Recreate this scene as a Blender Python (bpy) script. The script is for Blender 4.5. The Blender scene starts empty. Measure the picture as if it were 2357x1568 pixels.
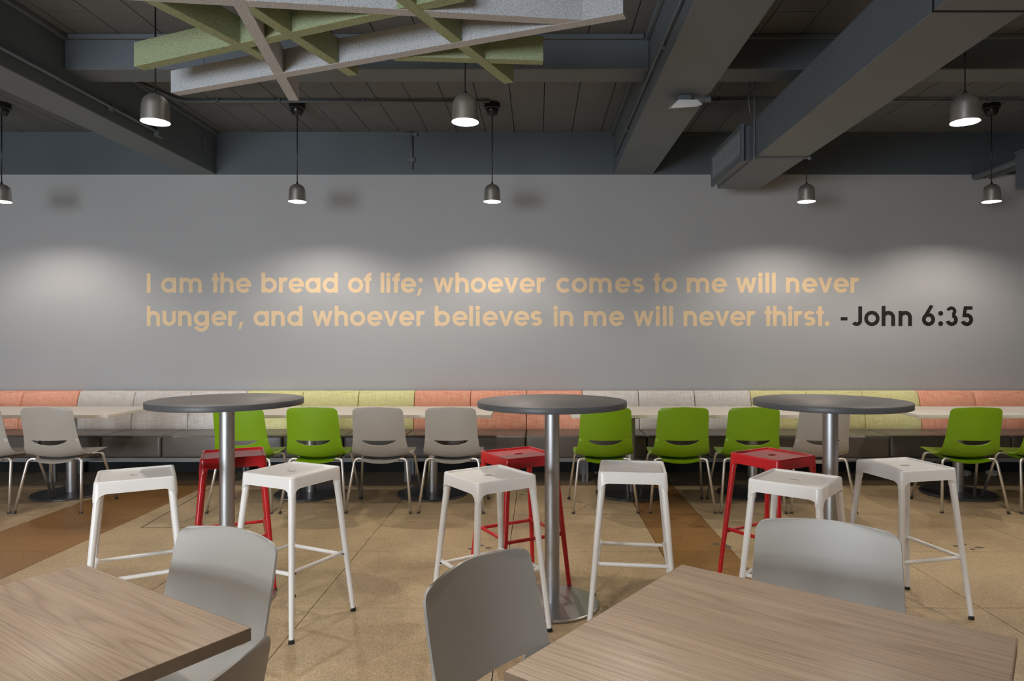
import bpy, bmesh, math, random
from mathutils import Vector, Matrix
random.seed(7)
D = bpy.data
sc = bpy.context.scene
C = sc.collection
PI = math.pi

# ------------------------------------------------------------------ camera
cam_d = D.cameras.new('camera')
cam = D.objects.new('camera', cam_d)
C.objects.link(cam)
cam.location = (0, 0, 1.40)
cam.rotation_euler = (PI / 2, 0, 0)
cam_d.lens = 24.0
cam_d.sensor_width = 36.0
cam_d.sensor_fit = 'HORIZONTAL'
cam_d.shift_x = -59.5 / 2357
cam_d.shift_y = -9.0 / 2357
cam_d.clip_start = 0.05
sc.camera = cam

# ------------------------------------------------------------------ world (overcast daylight entering by the added rear window)
LAMP_W = 50.0
LAMP_COL = (1.0, 0.90, 0.80)
world = D.worlds.new('world')
sc.world = world
world.use_nodes = True
bg = world.node_tree.nodes['Background']
bg.inputs['Color'].default_value = (0.84, 0.92, 1.0, 1)
bg.inputs['Strength'].default_value = 23.0

sc.view_settings.view_transform = 'Standard'
sc.view_settings.look = 'None'
sc.view_settings.exposure = 0.0
sc.view_settings.gamma = 1.0
sc.view_settings.use_curve_mapping = False
sc.cycles.use_denoising = True
sc.cycles.sample_clamp_indirect = 6.0
sc.cycles.max_bounces = 4
sc.cycles.diffuse_bounces = 3
sc.cycles.adaptive_threshold = 0.10
sc.cycles.glossy_bounces = 3
sc.cycles.transmission_bounces = 4
sc.cycles.caustics_reflective = False
sc.cycles.caustics_refractive = False

# ------------------------------------------------------------------ key dimensions (metres)
WALL = 7.08          # back wall plane (y)
ROOM_L, ROOM_R, ROOM_REAR = -8.0, 8.0, -4.5
CEIL = 3.52          # underside of ceiling tiles
BAND = 3.08          # underside of main beams / start of the dark band


# ------------------------------------------------------------------ materials
def srgb(r, g, b):
    f = lambda c: (c / 255 / 12.92) if c / 255 <= 0.04045 else ((c / 255 + 0.055) / 1.055) ** 2.4
    return (f(r), f(g), f(b), 1.0)


class NT:
    def __init__(self, name):
        self.m = D.materials.new(name)
        self.m.use_nodes = True
        self.t = self.m.node_tree
        self.b = self.t.nodes['Principled BSDF']

    def n(self, typ, **kw):
        nd = self.t.nodes.new(typ)
        for k, v in kw.items():
            if k.startswith('i_'):
                key = k[2:]
                key = int(key) if key.isdigit() else key.replace('_', ' ')
                nd.inputs[key].default_value = v
            else:
                setattr(nd, k, v)
        return nd

    def l(self, a, b):
        self.t.links.new(a, b)

    def ramp(self, fac, stops):
        r = self.n('ShaderNodeValToRGB')
        e = r.color_ramp.elements
        while len(e) < len(stops):
            e.new(0.5)
        for el, (p, c) in zip(e, stops):
            el.position = p
            el.color = tuple(c[:3]) + (1.0,)
        self.l(fac, r.inputs['Fac'])
        return r.outputs['Color']

    def mix(self, a, b, fac, mode='MIX'):
        m = self.n('ShaderNodeMix', data_type='RGBA', blend_type=mode)
        for s, v in ((0, fac), (6, a), (7, b)):
            if hasattr(v, 'is_output') or isinstance(v, bpy.types.NodeSocket):
                self.l(v, m.inputs[s])
            else:
                m.inputs[s].default_value = v
        return m.outputs[2]

    def coord(self, kind='Object', scale=(1, 1, 1), world_pos=False):
        if world_pos:
            src = self.n('ShaderNodeNewGeometry').outputs['Position']
        else:
            src = self.n('ShaderNodeTexCoord').outputs[kind]
        mp = self.n('ShaderNodeMapping')
        mp.inputs['Scale'].default_value = scale
        self.l(src, mp.inputs['Vector'])
        return mp.outputs['Vector']

    def bump(self, h, strength, dist=0.01):
        b = self.n('ShaderNodeBump')
        b.inputs['Strength'].default_value = strength
        b.inputs['Distance'].default_value = dist
        self.l(h, b.inputs['Height'])
        self.l(b.outputs['Normal'], self.b.inputs['Normal'])


def scl(c, k):
    return (c[0] * k, c[1] * k, c[2] * k, 1)


def plain(name, col, rough=0.5, metal=0.0, var=0.06, scale=6.0, bump=0.0, bscale=200.0, coat=0.0, wp=False):
    t = NT(name)
    v = t.coord(world_pos=wp)
    nz = t.n('ShaderNodeTexNoise', i_Scale=scale, i_Detail=4.0)
    t.l(v, nz.inputs['Vector'])
    c = t.ramp(nz.outputs['Fac'], [(0.3, scl(col, 1 - var)), (0.7, scl(col, 1 + var))])
    t.l(c, t.b.inputs['Base Color'])
    t.b.inputs['Roughness'].default_value = rough
    t.b.inputs['Metallic'].default_value = metal
    if coat:
        t.b.inputs['Coat Weight'].default_value = coat
        t.b.inputs['Coat Roughness'].default_value = 0.12
    if bump:
        n2 = t.n('ShaderNodeTexNoise', i_Scale=bscale, i_Detail=2.0)
        t.l(v, n2.inputs['Vector'])
        t.bump(n2.outputs['Fac'], bump, 0.002)
    return t.m


def brushed(name, col, rough=0.35, axis=2):
    t = NT(name)
    s = [60, 60, 60]
    s[axis] = 1.5
    v = t.coord(scale=tuple(s))
    nz = t.n('ShaderNodeTexNoise', i_Scale=4.0, i_Detail=3.0)
    t.l(v, nz.inputs['Vector'])
    c = t.ramp(nz.outputs['Fac'], [(0.3, scl(col, 0.9)), (0.7, scl(col, 1.1))])
    t.l(c, t.b.inputs['Base Color'])
    t.b.inputs['Metallic'].default_value = 1.0
    t.b.inputs['Roughness'].default_value = rough
    return t.m


def terrazzo(name, a, b, c_):
    t = NT(name)
    v = t.coord(world_pos=True)
    vo = t.n('ShaderNodeTexVoronoi', i_Scale=300.0)
    t.l(v, vo.inputs['Vector'])
    sep = t.n('ShaderNodeSeparateColor')
    t.l(vo.outputs['Color'], sep.inputs['Color'])
    chips = t.ramp(sep.outputs['Red'], [(0.0, c_), (0.28, a), (0.62, a), (0.80, b), (1.0, scl(b, 1.35))])
    big = t.n('ShaderNodeTexNoise', i_Scale=1.1, i_Detail=7.0, i_Roughness=0.62)
    t.l(v, big.inputs['Vector'])
    blot = t.ramp(big.outputs['Fac'], [(0.30, (0.66, 0.63, 0.60, 1)), (0.55, (1, 1, 1, 1)), (0.75, (1.06, 1.05, 1.03, 1))])
    col = t.mix(chips, blot, 1.0, 'MULTIPLY')
    sp = t.n('ShaderNodeTexNoise', i_Scale=14.0, i_Detail=6.0, i_Roughness=0.7)
    t.l(v, sp.inputs['Vector'])
    dirt = t.ramp(sp.outputs['Fac'], [(0.28, (0.72, 0.69, 0.66, 1)), (0.42, (1, 1, 1, 1))])
    col = t.mix(col, dirt, 0.8, 'MULTIPLY')
    t.l(col, t.b.inputs['Base Color'])
    rr = t.n('ShaderNodeMapRange')
    rr.inputs['To Min'].default_value = 0.30
    rr.inputs['To Max'].default_value = 0.52
    t.l(big.outputs['Fac'], rr.inputs['Value'])
    t.l(rr.outputs['Result'], t.b.inputs['Roughness'])
    t.bump(sep.outputs['Green'], 0.03, 0.001)
    return t.m


def wood(name):
    t = NT(name)
    # long cathedral figure: stretched noise turned into soft contour lines
    v = t.coord(scale=(0.24, 7.5, 7.5))
    big = t.n('ShaderNodeTexNoise', i_Scale=1.6, i_Detail=1.5, i_Roughness=0.4, i_Distortion=0.25)
    t.l(v, big.inputs['Vector'])
    mul = t.n('ShaderNodeMath', operation='MULTIPLY')
    mul.inputs[1].default_value = 38.0
    t.l(big.outputs['Fac'], mul.inputs[0])
    fr = t.n('ShaderNodeMath', operation='PINGPONG')
    fr.inputs[1].default_value = 1.0
    t.l(mul.outputs[0], fr.inputs[0])
    v2 = t.coord(scale=(3.0, 120.0, 120.0))
    fine = t.n('ShaderNodeTexNoise', i_Scale=1.5, i_Detail=4.0, i_Roughness=0.6)
    t.l(v2, fine.inputs['Vector'])
    v3 = t.coord(scale=(0.8, 16.0, 16.0))
    mid = t.n('ShaderNodeTexNoise', i_Scale=1.6, i_Detail=3.0)
    t.l(v3, mid.inputs['Vector'])
    base = t.ramp(fr.outputs[0], [(0.0, srgb(172, 150, 126)), (0.30, srgb(186, 165, 142)), (1.0, srgb(194, 174, 152))])
    tone = t.ramp(mid.outputs['Fac'], [(0.3, (0.88, 0.87, 0.86, 1)), (0.68, (1.06, 1.055, 1.05, 1))])
    c = t.mix(base, tone, 1.0, 'MULTIPLY')
    ft = t.ramp(fine.outputs['Fac'], [(0.35, (0.84, 0.83, 0.82, 1)), (0.6, (1.03, 1.03, 1.03, 1))])
    c = t.mix(c, ft, 1.0, 'MULTIPLY')
    t.l(c, t.b.inputs['Base Color'])
    t.b.inputs['Roughness'].default_value = 0.44
    t.bump(fine.outputs['Fac'], 0.05, 0.001)
    return t.m


def weave(name, base, hi, lo):
    t = NT(name)
    cs = []
    for s in ((11.0, 11.0, 300.0), (300.0, 11.0, 11.0)):
        v = t.coord(scale=s)
        nz = t.n('ShaderNodeTexNoise', i_Scale=1.0, i_Detail=2.0)
        t.l(v, nz.inputs['Vector'])
        cs.append(t.ramp(nz.outputs['Fac'], [(0.30, lo), (0.5, base), (0.68, hi)]))
    c = t.mix(cs[0], cs[1], 0.5)
    t.l(c, t.b.inputs['Base Color'])
    t.b.inputs['Roughness'].default_value = 0.85
    t.b.inputs['Sheen Weight'].default_value = 0.15
    v = t.coord(scale=(260, 260, 260))
    nz = t.n('ShaderNodeTexNoise', i_Scale=1.0)
    t.l(v, nz.inputs['Vector'])
    t.bump(nz.outputs['Fac'], 0.25, 0.002)
    return t.m


def felt(name, col):
    t = NT(name)
    v = t.coord()
    a = t.n('ShaderNodeTexNoise', i_Scale=130.0, i_Detail=3.0, i_Roughness=0.7)
    t.l(v, a.inputs['Vector'])
    c = t.ramp(a.outputs['Fac'], [(0.30, scl(col, 0.62)), (0.5, col), (0.70, scl(col, 1.28))])
    t.l(c, t.b.inputs['Base Color'])
    t.b.inputs['Roughness'].default_value = 0.95
    t.bump(a.outputs['Fac'], 0.2, 0.003)
    return t.m


def emit(name, col, s):
    t = NT(name)
    t.b.inputs['Base Color'].default_value = (0.9, 0.9, 0.9, 1)
    t.b.inputs['Emission Color'].default_value = (*col, 1)
    t.b.inputs['Emission Strength'].default_value = s
    return t.m


M = {}
M['wall'] = plain('wall_grey_paint', (0.425, 0.427, 0.435), 0.62, var=0.025, scale=1.3, bump=0.05, bscale=120, wp=True)
M['dark'] = plain('dark_slate_paint', (0.085, 0.105, 0.12), 0.55, var=0.06, scale=2.0, bump=0.05, wp=True)
M['beam'] = plain('dark_beam_paint', (0.120, 0.142, 0.162), 0.55, var=0.05, scale=2.0, bump=0.05, wp=True)
M['tile'] = None
t = NT('acoustic_tile_paint')
v = t.coord(world_pos=True)
vo = t.n('ShaderNodeTexVoronoi', i_Scale=75.0)
t.l(v, vo.inputs['Vector'])
hole = t.ramp(vo.outputs['Distance'], [(0.16, (0.078, 0.084, 0.09, 1)), (0.28, (0.138, 0.148, 0.158, 1))])
t.l(hole, t.b.inputs['Base Color'])
t.b.inputs['Roughness'].default_value = 0.8
t.bump(vo.outputs['Distance'], 0.2, 0.003)
M['tile'] = t.m
M['void'] = plain('black_gap', (0.012, 0.012, 0.012), 0.9)
M['grout'] = plain('floor_joint', (0.05, 0.04, 0.03), 0.8)
M['floor_tan'] = terrazzo('terrazzo_tan', srgb(179, 156, 121), srgb(194, 173, 138), srgb(148, 124, 92))
M['floor_brown'] = terrazzo('terrazzo_brown', srgb(136, 96, 46), srgb(156, 117, 64), srgb(111, 76, 34))
M['stain'] = plain('floor_stain', (0.10, 0.085, 0.065), 0.6, var=0.3, scale=60)
M['wood'] = wood('ash_laminate')
M['wood_edge'] = plain('wood_edge_band', srgb(128, 108, 88), 0.5, var=0.12, scale=30)
M['white_lam'] = plain('cream_laminate', srgb(228, 220, 208), 0.32, var=0.02)
M['grey_lam'] = plain('charcoal_laminate', srgb(104, 101, 100), 0.46, var=0.03, scale=40)
M['grey_edge'] = plain('charcoal_edge_band', srgb(78, 79, 82), 0.42, var=0.04)
M['steel'] = brushed('brushed_steel', (0.46, 0.46, 0.47), 0.44)
M['chrome'] = brushed('satin_chrome_tube', (0.78, 0.76, 0.74), 0.40)
M['base'] = plain('dark_base_plate', (0.10, 0.10, 0.105), 0.28, metal=0.6, var=0.06)
M['base_hi'] = brushed('high_table_base_plate', (0.45, 0.43, 0.42), 0.34)
M['white'] = plain('white_powder_coat', (0.84, 0.825, 0.805), 0.26, var=0.012)
M['red'] = plain('red_powder_coat', (0.56, 0.018, 0.022), 0.24, var=0.03)
M['rubber'] = plain('black_rubber', (0.015, 0.015, 0.015), 0.5)
M['grey_pl'] = plain('warm_grey_plastic', (0.40, 0.377, 0.342), 0.42, var=0.015, bump=0.03, bscale=500)
M['green_pl'] = plain('lime_green_plastic', (0.195, 0.37, 0.004), 0.38, var=0.02, bump=0.03, bscale=500)
M['vinyl'] = plain('taupe_vinyl', (0.118, 0.104, 0.090), 0.34, var=0.05, bump=0.12, bscale=350)
M['rail'] = plain('grey_bench_frame', (0.20, 0.20, 0.20), 0.45)
M['or'] = weave('orange_weave', srgb(246, 170, 140), srgb(252, 206, 180), srgb(222, 128, 96))
M['ye'] = weave('yellow_weave', srgb(236, 231, 164), srgb(246, 242, 196), srgb(196, 188, 110))
M['gr'] = weave('grey_weave', srgb(224, 218, 213), srgb(240, 236, 232), srgb(188, 180, 174))
M['felt_grey'] = felt('grey_felt', (0.50, 0.515, 0.545))
M['felt_green'] = felt('green_felt', (0.315, 0.365, 0.215))
M['nickel'] = brushed('brushed_nickel_shade', (0.60, 0.56, 0.51), 0.36)
M['nickel'].node_tree.nodes['Principled BSDF'].inputs['Metallic'].default_value = 0.85
M['shade_in'] = plain('white_shade_lining', (0.85, 0.85, 0.85), 0.5)
M['bulb'] = emit('lit_bulb', (1.0, 0.92, 0.82), 25.0)
M['black'] = plain('black_fitting', (0.012, 0.012, 0.012), 0.28)
M['duct'] = plain('duct_paint', (0.120, 0.138, 0.155), 0.48, var=0.05, scale=3)
M['grille'] = plain('galvanised_grille', (0.52, 0.53, 0.54), 0.42, metal=0.2, var=0.45, scale=18)
M['offwhite'] = plain('white_plastic', (0.80, 0.79, 0.77), 0.45)
M['cream_letter'] = plain('cream_letter_vinyl', (0.82, 0.61, 0.37), 0.55, var=0.01)
M['black_letter'] = plain('black_letter_vinyl', (0.014, 0.011, 0.010), 0.5)
M['wire'] = plain('steel_wire', (0.08, 0.08, 0.08), 0.4, metal=1.0)
M['wrap'] = plain('crumpled_wrapper', (0.6, 0.55, 0.52), 0.4, var=0.4, scale=40)
t = NT('clear_bottle_plastic')
t.b.inputs['Base Color'].default_value = (0.85, 0.92, 0.95, 1)
t.b.inputs['Transmission Weight'].default_value = 0.9
t.b.inputs['Roughness'].default_value = 0.08
t.b.inputs['IOR'].default_value = 1.3
M['bottle'] = t.m


# ------------------------------------------------------------------ mesh helpers
def obj(name, bm, mat, parent=None, smooth=False, loc=None):
    me = D.meshes.new(name)
    bm.to_mesh(me)
    bm.free()
    if isinstance(mat, (list, tuple)):
        for m in mat:
            me.materials.append(m)
    else:
        me.materials.append(mat)
    if smooth:
        for p in me.polygons:
            p.use_smooth = True
    o = D.objects.new(name, me)
    C.objects.link(o)
    if parent:
        o.parent = parent
    if loc:
        o.location = loc
    return o


def auto(o, ang=35):
    """smooth with sharp edges above an angle"""
    me = o.data
    bm = bmesh.new()
    bm.from_mesh(me)
    for f in bm.faces:
        f.smooth = True
    for e in bm.edges:
        if len(e.link_faces) == 2 and e.calc_face_angle(0) > math.radians(ang):
            e.smooth = False
    bm.to_mesh(me)
    bm.free()
    return o


def empty(name, loc=(0, 0, 0), rz=0.0):
    o = D.objects.new(name, None)
    o.empty_display_size = 0.1
    C.objects.link(o)
    o.location = loc
    o.rotation_euler = (0, 0, rz)
    return o


def tag(o, label, cat, group=None):
    o['label'] = label
    o['category'] = cat
    if group:
        o['group'] = group
    return o


def struct(o, label=None):
    o['kind'] = 'structure'
    if label:
        o['label'] = label
    return o


def copy_tree(o, parent=None):
    c = o.copy()
    C.objects.link(c)
    c.parent = parent
    for ch in list(o.children):
        copy_tree(ch, c)
    return c


def box(bm, x0, x1, y0, y1, z0, z1):
    vs = [bm.verts.new(p) for p in ((x0, y0, z0), (x1, y0, z0), (x1, y1, z0), (x0, y1, z0),
                                    (x0, y0, z1), (x1, y0, z1), (x1, y1, z1), (x0, y1, z1))]
    for f in ((0, 3, 2, 1), (4, 5, 6, 7), (0, 1, 5, 4), (1, 2, 6, 5), (2, 3, 7, 6), (3, 0, 4, 7)):
        bm.faces.new([vs[i] for i in f])
    return vs


def bx(x0, x1, y0, y1, z0, z1, bev=0.0, seg=2):
    bm = bmesh.new()
    box(bm, x0, x1, y0, y1, z0, z1)
    if bev:
        bmesh.ops.bevel(bm, geom=bm.edges[:], offset=bev, segments=seg, profile=0.6, affect='EDGES')
    return bm


def tube(bm, pts, rad, n=12, cap=True):
    pts = [Vector(p) for p in pts]
    rads = rad if isinstance(rad, (list, tuple)) else [rad] * len(pts)
    tans = []
    for i in range(len(pts)):
        a = pts[max(0, i - 1)]
        b = pts[min(len(pts) - 1, i + 1)]
        tans.append((b - a).normalized())
    up = Vector((0, 0, 1)) if abs(tans[0].z) < 0.9 else Vector((1, 0, 0))
    u = tans[0].cross(up).normalized()
    rings = []
    for p, tg, r in zip(pts, tans, rads):
        u = (u - tg * u.dot(tg)).normalized()
        w = tg.cross(u)
        rings.append([bm.verts.new(p + (u * math.cos(2 * PI * k / n) + w * math.sin(2 * PI * k / n)) * r) for k in range(n)])
    for a, b in zip(rings, rings[1:]):
        for k in range(n):
            bm.faces.new((a[k], a[(k + 1) % n], b[(k + 1) % n], b[k]))
    if cap:
        bm.faces.new(rings[0][::-1])
        bm.faces.new(rings[-1])
    bmesh.ops.recalc_face_normals(bm, faces=bm.faces[:])


def fillet(pts, r, n=6):
    pts = [Vector(p) for p in pts]
    out = [pts[0]]
    for a, b, c in zip(pts, pts[1:], pts[2:]):
        d1 = (a - b)
        d2 = (c - b)
        k = min(r, d1.length * 0.49, d2.length * 0.49)
        p1 = b + d1.normalized() * k
        p2 = b + d2.normalized() * k
        for i in range(n + 1):
            s = i / n
            out.append(p1 * (1 - s) ** 2 + b * 2 * s * (1 - s) + p2 * s * s)
    out.append(pts[-1])
    return out


def lathe(bm, prof, n=32, close=True):
    """prof: list of (r, z); r == 0 gives a pole"""
    rings = []
    for r, z in prof:
        if r < 1e-6:
            rings.append([bm.verts.new((0, 0, z))])
        else:
            rings.append([bm.verts.new((r * math.cos(2 * PI * k / n), r * math.sin(2 * PI * k / n), z)) for k in range(n)])
    for a, b in zip(rings, rings[1:]):
        for k in range(n):
            k2 = (k + 1) % n
            if len(a) == 1 and len(b) == 1:
                continue
            if len(a) == 1:
                bm.faces.new((a[0], b[k2], b[k]))
            elif len(b) == 1:
                bm.faces.new((a[k], a[k2], b[0]))
            else:
                bm.faces.new((a[k], a[k2], b[k2], b[k]))
    bmesh.ops.recalc_face_normals(bm, faces=bm.faces[:])


# ================================================================== SETTING
# ---- floor: joint bed plus individual terrazzo slabs
fl = struct(obj('floor', bx(ROOM_L, ROOM_R, ROOM_REAR, WALL + 0.1, -0.16, -0.012), M['grout']), 'polished terrazzo floor in tan and brown slabs')
xs = [-6.80, -5.83, -4.85, -3.86, -3.10, -2.13, -1.166, -0.188, 0.80, 1.27, 2.285, 3.33, 4.36, 5.40, 6.40]
ys = [0.76, 1.68, 2.60, 3.52, 4.44, 5.36, 6.28, WALL]
slab_mesh = {}
for i, (xa, xb) in enumerate(zip(xs, xs[1:])):
    brown = abs(xa + 3.86) < 0.01 or abs(xa - 0.80) < 0.01
    for ya, yb in zip(ys, ys[1:]):
        g = 0.0022
        key = (round(xb - xa, 3), round(yb - ya, 3), brown)
        if key not in slab_mesh:
            w, d = xb - xa - 2 * g, yb - ya - 2 * g
            bm = bmesh.new()
            box(bm, 0, w, 0, d, -0.012, 0)
            o = obj('floor_slab', bm, M['floor_brown' if brown else 'floor_tan'], fl)
            slab_mesh[key] = o.data
        else:
            o = D.objects.new('floor_slab', slab_mesh[key])
            C.objects.link(o)
            o.parent = fl
        o.location = (xa + g, ya + g, 0)
# outlying floor outside the slabs seen in the photo
for (xa, xb, ya, yb) in ((ROOM_L, ROOM_R, ROOM_REAR, 0.758), (ROOM_L, -6.802, 0.762, WALL), (6.402, ROOM_R, 0.762, WALL)):
    obj('floor_area', bx(xa, xb, ya, yb, -0.012, 0), M['floor_tan'], fl)
# dark crack lines near the left strip and a few shaped stains
for p, q in (((-2.905, 5.0), (-2.10, 5.0)), ((-2.905, 5.0), (-3.04, 6.50))):
    a, b = Vector((*p, 0)), Vector((*q, 0))
    d = (b - a).normalized()
    nrm = Vector((-d.y, d.x, 0)) * 0.004
    bm = bmesh.new()
    vs = [bm.verts.new(x + Vector((0, 0, z))) for z in (0.0, 0.0009) for x in (a - nrm, b - nrm, b + nrm, a + nrm)]
    for f in ((0, 1, 5, 4), (1, 2, 6, 5), (2, 3, 7, 6), (3, 0, 4, 7), (4, 5, 6, 7)):
        bm.faces.new([vs[i] for i in f])
    obj('floor_crack', bm, M['grout'], fl)


def stain(x, y, rx, ry, seed):
    rnd = random.Random(seed)
    bm = bmesh.new()
    n = 14
    top = [bm.verts.new((rx * math.cos(2 * PI * k / n) * rnd.uniform(0.6, 1.1), ry * math.sin(2 * PI * k / n) * rnd.uniform(0.6, 1.1), 0.0007)) for k in range(n)]
    bm.faces.new(top)
    obj('floor_stain', bm, M['stain'], fl, loc=(x, y, 0))


for k, (x, y, rx, ry) in enumerate(((2.80, 4.56, 0.030, 0.022), (2.87, 4.60, 0.022, 0.03), (2.93, 4.53, 0.035, 0.02), (2.86, 4.49, 0.02, 0.018),
                                    (1.255, 4.55, 0.045, 0.04), (1.20, 4.60, 0.03, 0.03),
                                    (-0.145, 6.05, 0.03, 0.012), (-0.10, 6.18, 0.035, 0.012), (-0.16, 5.92, 0.025, 0.012), (-0.12, 6.28, 0.04, 0.012),
                                    (-0.43, 4.50, 0.035, 0.025), (-0.38, 4.57, 0.025, 0.02), (-0.33, 4.52, 0.03, 0.02))):
    stain(x, y, rx, ry, k)

# ---- walls
wb = struct(obj('wall_back', bx(ROOM_L, ROOM_R, WALL, WALL + 0.15, 0, BAND), M['wall']), 'smooth mid-grey painted back wall')
obj('upper_band', bx(ROOM_L, ROOM_R, WALL - 0.012, WALL + 0.15, BAND, CEIL + 0.2), M['dark'], wb)
struct(obj('baseboard_back', bx(ROOM_L, ROOM_R, WALL - 0.014, WALL, 0, 0.10), M['void']), 'black baseboard along the back wall')
struct(obj('wall_left', bx(ROOM_L - 0.15, ROOM_L, ROOM_REAR, WALL, 0, CEIL + 0.2), M['wall']))
struct(obj('wall_right', bx(ROOM_R, ROOM_R + 0.15, ROOM_REAR, WALL, 0, CEIL + 0.2), M['wall']))
# rear wall with an added, unseen window opening, placed for the shadows it casts
WX0, WX1, WZ0, WZ1 = -6.3, -2.3, 0.30, 2.10
bm = bmesh.new()
y0, y1 = ROOM_REAR - 0.15, ROOM_REAR
box(bm, ROOM_L, WX0, y0, y1, 0, CEIL + 0.2)
box(bm, WX1, ROOM_R, y0, y1, 0, CEIL + 0.2)
box(bm, WX0, WX1, y0, y1, 0, WZ0)
box(bm, WX0, WX1, y0, y1, WZ1, CEIL + 0.2)
struct(obj('wall_rear', bm, M['wall']))
bm = bmesh.new()
for k in range(3):
    x = WX0 + (WX1 - WX0) * k / 2
    box(bm, x - 0.03, x + 0.03, y0 + 0.03, y1 - 0.03, WZ0, WZ1)
struct(obj('added_window', bm, M['dark']))  # mullion bars of the added window, out of view
pl = D.lights.new('added_window_portal', 'AREA')
pl.shape = 'RECTANGLE'
pl.size, pl.size_y = WX1 - WX0, WZ1 - WZ0
pl.cycles.is_portal = True
po = D.objects.new('added_window_portal', pl)
C.objects.link(po)
po.location = ((WX0 + WX1) / 2, ROOM_REAR - 0.16, (WZ0 + WZ1) / 2)
po.rotation_euler = (PI / 2, 0, 0)

# ---- ceiling
ce = struct(obj('ceiling', bx(ROOM_L, ROOM_R, ROOM_REAR, WALL, CEIL + 0.014, CEIL + 0.2), M['void']), 'dark ceiling of perforated acoustic tiles')
tile_mesh = {}
TW = 0.298
for k in range(-21, 20):
    xa = 0.056 + k * TW
    cuts = [3.6, 4.45, 5.65, 6.85, WALL - 0.013] if k % 2 else [3.6, 5.05, 6.25, WALL - 0.013]
    for ya, yb in zip(cuts, cuts[1:]):
        key = round(yb - ya, 3)
        if key not in tile_mesh:
            bm = bmesh.new()
            box(bm, 0.0035, TW - 0.0035, 0.0025, yb - ya - 0.0025, 0, 0.0135)
            o = obj('ceiling_tile', bm, M['tile'], ce)
            tile_mesh[key] = o.data
        else:
            o = D.objects.new('ceiling_tile', tile_mesh[key])
            C.objects.link(o)
            o.parent = ce
        o.location = (xa, ya, CEIL + random.uniform(-0.0015, 0.0003))
for (xa, xb, ya, yb) in ((ROOM_L, ROOM_R, ROOM_REAR, 3.598), (ROOM_L, 0.056 - 21 * TW - .002, 3.602, WALL), (0.056 + 20 * TW + .002, ROOM_R, 3.602, WALL)):
    obj('ceiling_area', bx(xa, xb, ya, yb, CEIL, CEIL + 0.0135), M['tile'], ce)


def main_beam(x0, x1):
    obj('main_beam', bx(x0, x1, ROOM_REAR, WALL - 0.002, BAND, CEIL + 0.01, 0.008, 2), M['beam'], ce)


BEAMS = ((-8.0, -7.6), (-3.646, -3.33), (0.784, 1.19), (5.19, 5.60))
for b in BEAMS:
    main_beam(*b)
# secondary beams between the main ones, parallel with the back wall
for y in (4.80, 2.5, 0.2, -2.1):
    for a, b in zip(BEAMS, BEAMS[1:]):
        obj('cross_beam', bx(a[1] + 0.0, b[0] - 0.0, y, y + 0.245, 3.28, CEIL + 0.01, 0.006, 1), M['beam'], ce)
# cornice strips where beams meet the tiles
for x0, x1 in ((-3.33, -3.295), (0.75, 0.784), (1.19, 1.22)):
    for ya, yb in ((2.75, 4.80), (5.045, WALL - 0.014)):
        obj('cornice', bx(x0, x1, ya, yb, CEIL - 0.04, CEIL, 0.006, 1), M['beam'], ce)
for a, b in zip(BEAMS, BEAMS[1:]):
    obj('cornice', bx(a[1] + 0.04, b[0] - 0.04, 4.768, 4.80, CEIL - 0.035, CEIL, 0.006, 1), M['beam'], ce)


# ================================================================== WALL LETTERING
SW, XH, CAPH, ASC = 0.0395, 0.157, 0.204, 0.2085
RB = XH / 2 + 0.001


class G:
    """glyph outline kit: every stroke is a thin prism, strokes step 0.15 mm in depth so they never coincide"""

    def __init__(self):
        self.bm = bmesh.new()
        self.k = 0
        self.xmax = 0

    def poly(self, pts):
        d = 0.0012 + 0.00015 * self.k
        self.k += 1
        self.xmax = max(self.xmax, max(p[0] for p in pts))
        fr = [self.bm.verts.new((x, -d, z)) for x, z in pts]
        bk = [self.bm.verts.new((x, 0, z)) for x, z in pts]
        n = len(pts)
        self.bm.faces.new(fr)
        for i in range(n):
            self.bm.faces.new((fr[i], bk[i], bk[(i + 1) % n], fr[(i + 1) % n]))

    def bar(self, x0, x1, z0, z1):
        self.poly([(x0, z0), (x1, z0), (x1, z1), (x0, z1)])

    def arc(self, cx, cz, ro, ri, a0, a1, sx=1.0):
        n = max(6, int(abs(a1 - a0) / 8))
        d = 0.0012 + 0.00015 * self.k
        self.k += 1
        prev = None
        for i in range(n + 1):
            a = math.radians(a0 + (a1 - a0) * i / n)
            c, s = math.cos(a), math.sin(a)
            po, pi_ = (cx + ro * c * sx, cz + ro * s), (cx + ri * c * sx, cz + ri * s)
            self.xmax = max(self.xmax, po[0])
            cur = [self.bm.verts.new((po[0], -d, po[1])), self.bm.verts.new((pi_[0], -d, pi_[1])),
                   self.bm.verts.new((pi_[0], 0, pi_[1])), self.bm.verts.new((po[0], 0, po[1]))]
            if prev:
                for q in range(4):
                    q2 = (q + 1) % 4
                    self.bm.faces.new((prev[q], prev[q2], cur[q2], cur[q]))
            else:
                self.bm.faces.new(cur)
            prev = cur
        self.bm.faces.new(prev[::-1])

    def dot(self, cx, cz, r):
        n = 20
        self.poly([(cx + r * math.cos(2 * PI * i / n), cz + r * math.sin(2 * PI * i / n)) for i in range(n)])


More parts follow.
